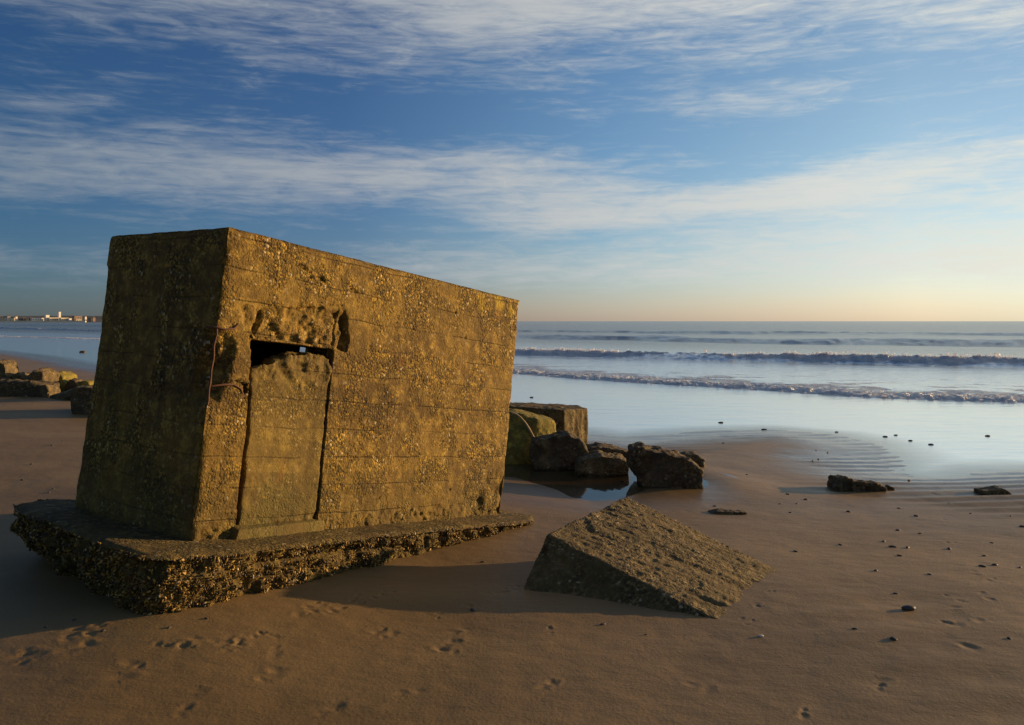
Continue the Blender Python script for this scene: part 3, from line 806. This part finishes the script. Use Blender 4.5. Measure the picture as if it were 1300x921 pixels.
o = mesh_obj('mussels', mm, M_mussel, slab); tag(o, kind='stuff')

# ------------------------------------------------------------------ rocks
def rock(name, label, cat, solids, mat, voxel=.02, a1=.03, f1=3., a2=.015, f2=11., seed=0, group=None, parent=None, fn=None):
    pts = np.array([p for s_ in solids for p in s_]); o0 = np.array([pts[:, 0].mean(), pts[:, 1].mean(), pts[:, 2].min()])
    me = remeshed([hull_bm([tuple(np.array(p) - o0) for p in s_]) for s_ in solids], voxel)
    V, N = get_co(me)
    Q = V + seed * 3.7
    V = V + N * (a1 * fbm(Q * f1, 4, seed) + a2 * fbm(Q * f2, 3, seed + 9))[:, None]
    if fn is not None: V = fn(V, N, o0)
    set_co(me, V)
    o = mesh_obj(name, me, mat, loc=tuple(o0)); tag(o, label, cat, group)
    return o

def slabpts(px, depth, thick, dz_base=-.15, back=(0, 0), dd=None):
    """photo outline placed at a distance and given real thickness behind it; the foot goes below the sand"""
    out = []
    for i, (x, y) in enumerate(px):
        d = depth if dd is None else dd[i]
        p = W(x, y, d); out.append(p); out.append(p + np.array([back[0], thick, back[1]]))
    return out

# wedge in the foreground
F_, R_ = ground(905, 785), ground(982, 722)
dR = R_ - F_
best = None
for d in np.linspace(4.6, 6.5, 400):
    L_ = W(695, 678, d); P_ = L_ + dR
    e = abs(CX + FPX * P_[0] / P_[1] - 795)
    if best is None or e < best[0]: best = (e, d)
L_ = W(695, 678, best[1]); P_ = L_ + dR; P_[2] = CAMH - (630 - HY) / FPX * P_[1]
BL = ground(663, 749)
down = BL - L_; down = down / abs(down[2])
sl = F_ - L_
Fx, Rx = F_ + sl * .2, R_ + sl * .2
pts = [L_, P_, Fx, Rx, L_ + down * .55, P_ + down * .55, Fx + down * .4, Rx + down * .4]
sax = sl / np.linalg.norm(sl); cax = dR / np.linalg.norm(dR)
def wedge_fn(V, N, o0):
    u = V @ sax; v = V @ cax
    topf = sstep(.5, .8, N[:, 2])
    rid = fbm(np.stack([u * 1.1, v * 9, 0 * u], 1), 4, 510) + .9 * fbm(np.stack([u * 3., v * 26, 0 * u], 1), 2, 513)
    V = V + N * (topf * (.0045 * rid + .007 * fbm(V * 30, 3, 511)))[:, None]
    for (vv, w, dep, s_) in ((.36, .012, .016, 1.), (.60, .02, .010, 2.)):
        t0 = (v - v.min()) / (v.max() - v.min()) + .05 * vnoise(np.stack([u * 3, 0 * u, 0 * u], 1), int(s_))
        V = V - N * (topf * dep * np.exp(-((t0 - vv) / w) ** 2) * sstep(-.5, .3, vnoise(np.stack([u * 2.3 + s_, 0 * u, 0 * u], 1), 55)))[:, None]
    return V
M_wedge2 = M_wedge
rock('concrete_wedge', 'half buried wedge of pebbly concrete alone in the foreground sand', 'concrete block', [pts], M_wedge, voxel=.0095, a1=.008, f1=3., a2=.004, f2=14, seed=21, fn=wedge_fn)

# right-hand group behind the bunker
g = ground(745, 574)
D = g[1]; rocks_group = None
rock('concrete_block', 'large flat topped concrete block half hidden by the bunker', 'concrete block',
     [[W(560, 508, D + .6), W(716, 521, D - .05), W(747, 519, D + .35), W(735, 515, D + 1.0), W(560, 508, D + 1.3),
       W(560, 508, D + .6) - [0, 0, .9], W(716, 521, D - .05) - [0, 0, .9], W(747, 519, D + .35) - [0, 0, .9], W(735, 515, D + 1.) - [0, 0, .9], W(560, 508, D + 1.3) - [0, 0, .9]]],
     M_wedge, voxel=.018, a1=.02, f1=4, a2=.015, f2=13, seed=31,
     fn=lambda V, N, o0: V - N * (sstep(.3, .8, N[:, 0])[:, None] * (.035 * np.abs(vnoise(V * np.array([1, 14, .6]), 77)))[:, None]))
D2 = ground(690, 592)[1]
lean = rock('leaning_slab', 'leaning broken slab with a yellow lit end beside the bunker corner', 'concrete block',
     [slabpts([(620, 522), (655, 524), (682, 533), (704, 536), (708, 560), (690, 596), (640, 605), (600, 600)], D2 + .35, .55, dd=[D2 + .5, D2 + .4, D2 + .3, D2 + .45, D2 + .35, D2 + .1, D2 - .05, D2])],
     M_algae, voxel=.018, a1=.03, f1=3, a2=.018, f2=10, seed=37)
tr_ = [(649, 524), (655, 526), (661, 530), (667, 537), (672, 545), (676, 552), (680, 560)]
tube('rope', [tuple(W(x, y, D2 + .22)) for x, y in tr_], .012, M_root)
tag(bpy.data.objects['rope'], 'pale curved rope draped over the leaning slab', 'rope')
D3 = ground(700, 599)[1]
rock('boulder', 'dark seaweedy boulder in front of the flat topped block', 'rock',
     [slabpts([(672, 572), (676, 562), (700, 555), (724, 553), (740, 562), (746, 575), (740, 592), (715, 604), (680, 602)], D3, .4)],
     M_rock, voxel=.015, a1=.05, f1=4, a2=.03, f2=11, seed=41)
D4 = ground(770, 606)[1]
rock('boulder', 'low brownish boulder at the back edge of the pool', 'rock',
     [slabpts([(733, 588), (742, 583), (765, 579), (790, 583), (799, 588), (798, 612), (735, 610)], D4, .45)],
     M_rock2, voxel=.014, a1=.03, f1=5, a2=.02, f2=14, seed=43)
D4b = ground(780, 590)[1]
rock('flat_rock', 'thin flat dark rock lying behind the low brown boulder', 'rock',
     [slabpts([(742, 572), (760, 568), (790, 572), (806, 578), (806, 592), (742, 590)], D4b + .5, .4)],
     M_rock, voxel=.015, a1=.02, f1=5, a2=.015, f2=14, seed=44)
D5 = ground(890, 621)[1]
rock('boulder', 'large dark jagged boulder right of the pool, highest at its left end', 'rock',
     [slabpts([(800, 593), (804, 571), (818, 568), (834, 573), (836, 612), (812, 612)], D5 + .25, .4),
      slabpts([(830, 573), (850, 577), (870, 581), (884, 591), (893, 600), (893, 632), (860, 628), (815, 620)], D5, .45, dd=[D5 + .2, D5 + .12, D5 + .05, D5, D5, D5 - .02, D5 + .02, D5 + .15])],
     M_rock, voxel=.013, a1=.045, f1=4.5, a2=.03, f2=12, seed=47)
D6 = ground(885, 597)[1]
rock('flat_rock', 'small flat dark rock poking out behind the jagged boulder', 'rock',
     [slabpts([(862, 580), (872, 577), (886, 578), (895, 584), (894, 600), (862, 600)], D6 + .3, .25)],
     M_rock, voxel=.012, a1=.02, f1=6, a2=.012, f2=16, seed=49)
# lone rocks on the right sands
D7 = ground(1090, 625)[1]
rock('sand_rock', 'dark ragged rock alone on the right sand, tapering to its right', 'rock',
     [slabpts([(1061, 618), (1066, 608), (1076, 607), (1086, 611), (1088, 630), (1062, 632)], D7 + .05, .28),
      slabpts([(1082, 612), (1100, 615), (1118, 616), (1126, 622), (1124, 632), (1084, 632)], D7, .25)],
     M_rock, voxel=.010, a1=.03, f1=7, a2=.018, f2=18, seed=53)
D7b = ground(1130, 621)[1]
rock('sand_rock', 'little dark stone touching the tapering end of the ragged rock', 'rock',
     [slabpts([(1124, 619), (1130, 617), (1136, 620), (1136, 628), (1124, 628)], D7b, .07)], M_rock, voxel=.006, a1=.008, f1=12, a2=.005, f2=25, seed=54)
D8 = ground(1268, 628)[1]
rock('sand_rock', 'low wedge shaped rock with a lit right edge near the right of the beach', 'rock',
     [slabpts([(1247, 624), (1256, 623), (1276, 621), (1286, 628), (1284, 636), (1248, 636)], D8, .18)], M_rock2, voxel=.008, a1=.01, f1=7, a2=.006, f2=20, seed=57)
D9 = ground(925, 653)[1]
rock('sand_rock', 'thin dark stone nearly flush with the sand beyond the wedge', 'rock',
     [slabpts([(902, 652.5), (914, 650), (930, 650), (950, 651.5), (938, 657), (906, 658)], D9, .12)], M_rock, voxel=.007, a1=.008, f1=9, a2=.006, f2=25, seed=59)

# left-hand group of rubble
def gd(px, py): return ground(px, py)[1]
dL = gd(40, 504)
rock('rubble_block', 'long low dark slab at the front of the left rubble', 'concrete block',
     [slabpts([(-40, 484), (0, 485), (36, 486), (52, 490), (54, 512), (-40, 505)], dL, .8)], M_rock, voxel=.035, a1=.06, f1=2, a2=.07, f2=5, seed=61)
rock('rubble_block', 'upright dark chunk of concrete at the far left edge behind the low slab', 'concrete block',
     [slabpts([(-14, 462), (-4, 458), (6, 462), (9, 480), (8, 500), (-14, 500)], dL + 1.0, .6)], M_rock2, voxel=.03, a1=.06, f1=3, a2=.06, f2=6, seed=63)
rock('rubble_block', 'low sunlit lump between the upright chunk and the peaked rock', 'rock',
     [slabpts([(8, 478), (16, 477), (24, 473), (28, 480), (28, 500), (8, 500)], dL + 1.1, .5)], M_rock2, voxel=.03, a1=.05, f1=3, a2=.06, f2=6, seed=65)
rock('rubble_block', 'peaked brown rock with sunlit streaks in the left rubble', 'rock',
     [slabpts([(34, 482), (40, 474), (47, 470), (54, 474), (56, 492), (54, 505), (34, 505)], dL + .9, .7)], M_rock2, voxel=.028, a1=.09, f1=3.5, a2=.05, f2=8, seed=67)
rock('rubble_block', 'bright yellow rounded lump standing highest beside the peaked rock', 'concrete block',
     [slabpts([(58, 486), (61, 478), (70, 473), (79, 478), (83, 492), (82, 505), (58, 505)], dL + 1.6, .7)], M_algae, voxel=.028, a1=.04, f1=3, a2=.02, f2=9, seed=69)
rock('rubble_block', 'small brown block at the right end of the low slab', 'rock',
     [slabpts([(51, 490), (58, 489), (62, 496), (58, 508), (50, 507)], dL - .1, .4)], M_rock2, voxel=.02, a1=.03, f1=4, a2=.02, f2=10, seed=71)
rock('rubble_block', 'dark round stone right of the yellow lump', 'rock',
     [slabpts([(84, 488), (88, 482), (95, 483), (97, 492), (96, 505), (84, 505)], dL + 1.5, .5)], M_rock, voxel=.025, a1=.04, f1=4, a2=.02, f2=10, seed=73)
rock('rubble_block', 'small stone nearest the bunker edge in the left rubble', 'rock',
     [slabpts([(97, 487), (104, 484), (112, 485), (116, 492), (116, 505), (97, 505)], dL + 1.3, .5)], M_algae, voxel=.025, a1=.04, f1=4, a2=.02, f2=10, seed=75)
rock('rubble_block', 'sloping slab with a sunlit top face leaning on the dark block', 'concrete block',
     [[W(62, 503, dL - .2), W(74, 503, dL - .4), W(84, 497, dL + .1), W(104, 490, dL - .3), W(112, 491, dL - .8), W(100, 494, dL - 1.1), W(62, 515, dL - .2), W(74, 515, dL - .4), W(112, 512, dL - .8), W(104, 512, dL + .2)]],
     M_rock2, voxel=.02, a1=.02, f1=3, a2=.012, f2=10, seed=77)
dB = gd(95, 526)
rock('rubble_block', 'dark squat block poking out from behind the bunker on its left', 'concrete block',
     [slabpts([(88, 496), (96, 492), (150, 494), (240, 496), (240, 530), (120, 530), (90, 527)], dB, .9)], M_rock, voxel=.025, a1=.04, f1=3, a2=.02, f2=9, seed=79)
# rubble hidden behind the bunker, whose long shadows cross the sand at left
for k, (xx, yy, hh_, ww, th_) in enumerate(((-4.3, 17.4, .55, 1.3, .42), (-2.6, 16.6, .5, 1.0, .38), (-3.0, 15.2, .5, .9, .5))):
    z0 = float(terrain(np.array([xx]), np.array([yy]), False)[0])
    rock('rubble_block', ['dark block seen only beyond the bunker, farthest of three', 'dark block seen only beyond the bunker, middle of three', 'dark block seen only beyond the bunker, nearest of three'][k], 'concrete block',
         [[(xx + sx * ww / 2, yy + sy * th_ / 2, z0 + z_) for sx in (-1, 1) for sy in (-1, 1) for z_ in (-.2, hh_)]], M_rock, voxel=.03, a1=.05, f1=3, a2=.03, f2=9, seed=81 + k)
# dark speck in the shallows, left
p = on_z(105, 448, SEA)
rock('wave_washed_rock', 'tiny dark rock alone in the shallows left of the bunker', 'rock', [[(p[0] + sx * .15, p[1] + sy * .12, SEA + z_) for sx in (-1, 1) for sy in (-1, 1) for z_ in (-.3, .09)]], M_rock, voxel=.025, a1=.04, f1=3, a2=.02, seed=90)

# ------------------------------------------------------------------ pebbles on the sand
def pebble_mesh(seed):
    bm = bmesh.new(); bmesh.ops.create_icosphere(bm, subdivisions=3, radius=1.)
    me = bpy.data.meshes.new('pebble'); bm.to_mesh(me)
    V, N = get_co(me); V = V * np.array([1., .75, .5]); V *= (1 + .28 * fbm(V * 1.4 + seed * 9, 3, seed))[:, None]
    set_co(me, V); return me
pms = [pebble_mesh(k) for k in range(5)]
pb = [(1153, 774, 1.6, 'black pebble with a lit side, the largest loose one on the right foreground sand'), (966, 808, .6, 'pale broken shell lying on the sand below the wedge tip')]
small_px = [(1000, 628), (990, 640), (1003, 651), (1023, 635), (1077, 650), (1141, 646), (1163, 656), (1168, 678), (1140, 673), (1133, 695), (1152, 696), (1142, 706), (1112, 725), (1137, 754), (1134, 812), (1205, 697), (1259, 690), (1250, 706), (1263, 718), (1247, 720), (1232, 652), (1283, 656), (1298, 669), (1295, 721), (1281, 811), (1067, 692), (1154, 610), (1012, 640),
            (918, 563), (1036, 572), (1051, 575), (1032, 586), (1039, 583), (948, 603), (907, 643), (790, 612), (62, 626), (68, 621), (131, 801), (215, 797), (262, 786), (57, 797), (94, 787), (613, 714), (600, 775), (765, 793), (820, 806), (80, 560), (40, 590), (66, 566), (28, 610), (1122, 688), (1010, 700), (1180, 730), (1085, 800)]
for i, (x, y) in enumerate(small_px):
    g = ground(x, y); s_ = random.uniform(.009, .019) * (g[1] / 6) ** .35
    o = mesh_obj('pebble', pms[i % 5], M_pebble, loc=(g[0], g[1], float(terrain(np.array([g[0]]), np.array([g[1]]))[0]) + s_ * .2))
    o.scale = (s_ * random.uniform(1, 1.6), s_, s_ * random.uniform(.7, 1.1)); o.rotation_euler = (0, 0, random.uniform(0, 3))
    tag(o, 'small dark pebble lying loose on the smooth brown sand', 'pebble', 'small pebbles scattered on the sand')
for (x, y, s0, lb) in pb:
    g = ground(x, y); s_ = .02 * s0
    o = mesh_obj('pebble' if 'pebble' in lb else 'shell', pms[2].copy() if 'shell' in lb else pms[0].copy(), M_shellp if 'shell' in lb else M_pebble, loc=(g[0], g[1], float(terrain(np.array([g[0]]), np.array([g[1]]))[0]) + s_ * .3))
    o.scale = (s_ * 1.2, s_, s_); tag(o, lb, 'shell' if 'shell' in lb else 'pebble')
stones_water = [(1137, 553), (1062, 549), (1124, 555), (1182, 565), (1254, 554), (915, 537), (970, 546), (1156, 560), (675, 505)]
for i, (x, y) in enumerate(stones_water):
    g = on_z(x, y, SEA); s_ = random.uniform(.02, .035)
    o = mesh_obj('pebble', pms[i % 5], M_pebble, loc=(g[0], g[1], SEA + .005)); o.scale = (s_ * 1.4, s_, s_)
    tag(o, 'small dark stone breaking the surface of the thin shining backwash', 'pebble', 'stones in the backwash')

# ------------------------------------------------------------------ far shore with the town
M_white = simple('white_render', (.78, .74, .64), .7, .1, .3)
M_cream = simple('cream_render', (.62, .54, .40), .7, .15, .3)
M_brick = simple('dull_brick', (.26, .19, .15), .8, .25, .3)
M_roof = simple('slate_roof', (.11, .095, .09), .7, .3, .3)
M_glass = simple('window_dark', (.04, .045, .05), .3, .2, 1.)
TD = 1500.
def tx(px, d=TD): return (px - CX) / FPX * d
def hills():
    m, t, p, _ = new_mat('hill_woods')
    co = t.new('ShaderNodeTexCoord').outputs['Object']
    n = t.noise(co, .03, 6, .65)
    t.put(p.inputs['Base Color'], t.mix(t.ramp(n, .4, .65), (.04, .048, .045, 1), (.08, .08, .07, 1))); p.inputs['Roughness'].default_value = .95
    xs = np.linspace(tx(-900), tx(250), 420); ys = np.linspace(TD - 35, TD + 700, 60)
    XX, YY = np.meshgrid(xs, ys, indexing='xy'); P = np.stack([XX.ravel(), YY.ravel(), 0 * XX.ravel()], 1)
    up = sstep(TD - 35, TD + 20, P[:, 1]) * 2.6 + sstep(TD + 60, TD + 350, P[:, 1]) * (9 + 5 * fbm(P * np.array([.004, .004, 1]), 3, 600) + 2.6 * fbm(P * .03, 3, 601))
    taper = sstep(tx(250), tx(120), P[:, 0]); z = SEA - .5 + up * (.25 + .75 * taper) * sstep(tx(255), tx(230), P[:, 0])
    i = np.arange(59)[:, None] * 420; j = np.arange(419)[None]
    F = np.stack([i + j, i + j + 1, i + 421 + j, i + 420 + j], -1).reshape(-1, 4)
    P[:, 2] = z
    o = mesh_obj('hills', np_mesh('hills', P, F), m); tag(o, kind='structure')
hills()
pxm = TD / FPX
def building(x0, x1, htop, label, wall, roof='gable', d=TD, base=2.2, windows=None, group=None, name='building', cat='building'):
    w = (x1 - x0) * d / FPX; h = (HY - htop) * d / FPX + CAMH - base
    dp = max(8., min(14., w * .8)) if roof != 'gable' else max(2.5, w * .6)
    root = bpy.data.objects.new(name, None); COL.objects.link(root); root.location = (tx((x0 + x1) / 2, d), d, base); root.rotation_euler = (0, 0, R(48))
    tag(root, label, cat, group)
    if windows is None: windows = w > 7
    w *= 1.05
    rh = .28 * h if roof == 'gable' else 0
    wh = h - rh
    bm = box_bm(-w / 2, w / 2, 0, dp, -1.5, wh); me = bpy.data.meshes.new('wall'); bm.to_mesh(me)
    mesh_obj('wall', me, wall, root, smooth=False)
    if roof == 'gable':
        bm = hull_bm([(-w / 2 - .3, -.4, wh), (w / 2 + .3, -.4, wh), (-w / 2 - .3, dp + .4, wh), (w / 2 + .3, dp + .4, wh), (-w / 2 + w * .08, dp / 2, h), (w / 2 - w * .08, dp / 2, h)])
    else:
        bm = box_bm(-w / 2 - .2, w / 2 + .2, -.2, dp + .2, wh + .01, wh + .5)
    me = bpy.data.meshes.new('roof'); bm.to_mesh(me); mesh_obj('roof', me, M_roof if roof == 'gable' else wall, root, smooth=False)
    if windows:
        nx = max(1, int(w / 3.6)); nz = max(1, int(wh / 3.2))
        for a_ in range(nx):
            for c_ in range(nz):
                cx_ = -w / 2 + (a_ + .5) * w / nx; cz_ = (c_ + .5) * wh / nz
                bm = box_bm(cx_ - .6, cx_ + .6, -.06, .1, cz_ - .7, cz_ + .7); me = bpy.data.meshes.new('window'); bm.to_mesh(me)
                mesh_obj('window', me, M_glass, root, smooth=False)
    return root
building(-3, 1.5, 401.2, 'tall cream seafront house cut by the left edge of the photo', M_cream)
terr = 'tall cream terrace houses at the left of the far seafront'
building(2.2, 4.4, 401.5, 'tall narrow cream house, first of the terrace from the left edge', M_cream, group=terr)
building(5.6, 8.0, 401.3, 'tall narrow cream house, second of the terrace from the left edge', M_cream, group=terr)
building(9.6, 13.6, 400.4, 'widest and highest gabled house in the middle of the cream terrace', M_white, group=terr)
building(14.4, 18.8, 402.2, 'low cream house just left of the slim end house of the terrace', M_cream, group=terr)
building(20, 22.2, 400.2, 'slim bright white end house of the cream terrace', M_white, group=terr)
building(24.5, 28.5, 404.2, 'dull brick house right after the cream terrace', M_brick)
building(29.5, 33, 403.2, 'second dull brick house after the cream terrace, slightly taller', M_brick)
building(37.5, 40.5, 403.0, 'small orange brick house in the gap before the white pavilion', M_brick)
building(42, 55, 404.2, 'long white pavilion at the start of the central seafront group', M_white, 'flat')
building(58.5, 62.5, 400.6, 'white square building with dark windows left of the tall tower', M_white, 'flat')
building(63.5, 74, 403.8, 'low cream seafront hall just left of the tower', M_cream, 'flat')
building(74.8, 77.2, 396.6, 'tall slim white tower rising above the whole town', M_white, 'flat', d=TD + 30, base=3., cat='tower', name='tower')
building(78, 86.5, 404.0, 'low cream seafront hall just right of the tower', M_cream, 'flat')
building(88, 91, 404.8, 'small white kiosk at the right end of the central group', M_white, 'flat')
building(95, 104, 401.8, 'broad brown brick block right of the central white group', M_brick, 'flat', d=TD + 60, base=3)
building(97, 103, 406.2, 'low pale shed in front of the broad brown block', M_cream, 'flat')
building(108, 110, 401.2, 'little pale house on the slope nearest the bunker edge', M_white, 'gable', d=TD + 120, base=6)
building(113, 116, 403.2, 'brick house at the foot of the slope nearest the bunker edge', M_brick)
building(118, 121, 402.2, 'dark brick house seen right beside the bunker edge', M_brick)
# seawall along the front, colour raised to stand for sunlight on it
me = bpy.data.meshes.new('sea_wall'); bm = box_bm(tx(-300), tx(120), TD - 32, TD - 29, -1.5, 2.4); bm.to_mesh(me)
tag(mesh_obj('sea_wall', me, simple('sea_wall_stone', (.75, .62, .42), .9, .2, .2), smooth=False), 'low sandy seawall running along the foot of the distant town', 'wall')

# ------------------------------------------------------------------ render settings
scene.view_settings.view_transform = 'Standard'; scene.view_settings.look = 'None'
scene.view_settings.exposure = 0.5; scene.view_settings.gamma = 1
scene.render.engine = 'CYCLES'
scene.cycles.transparent_max_bounces = 12
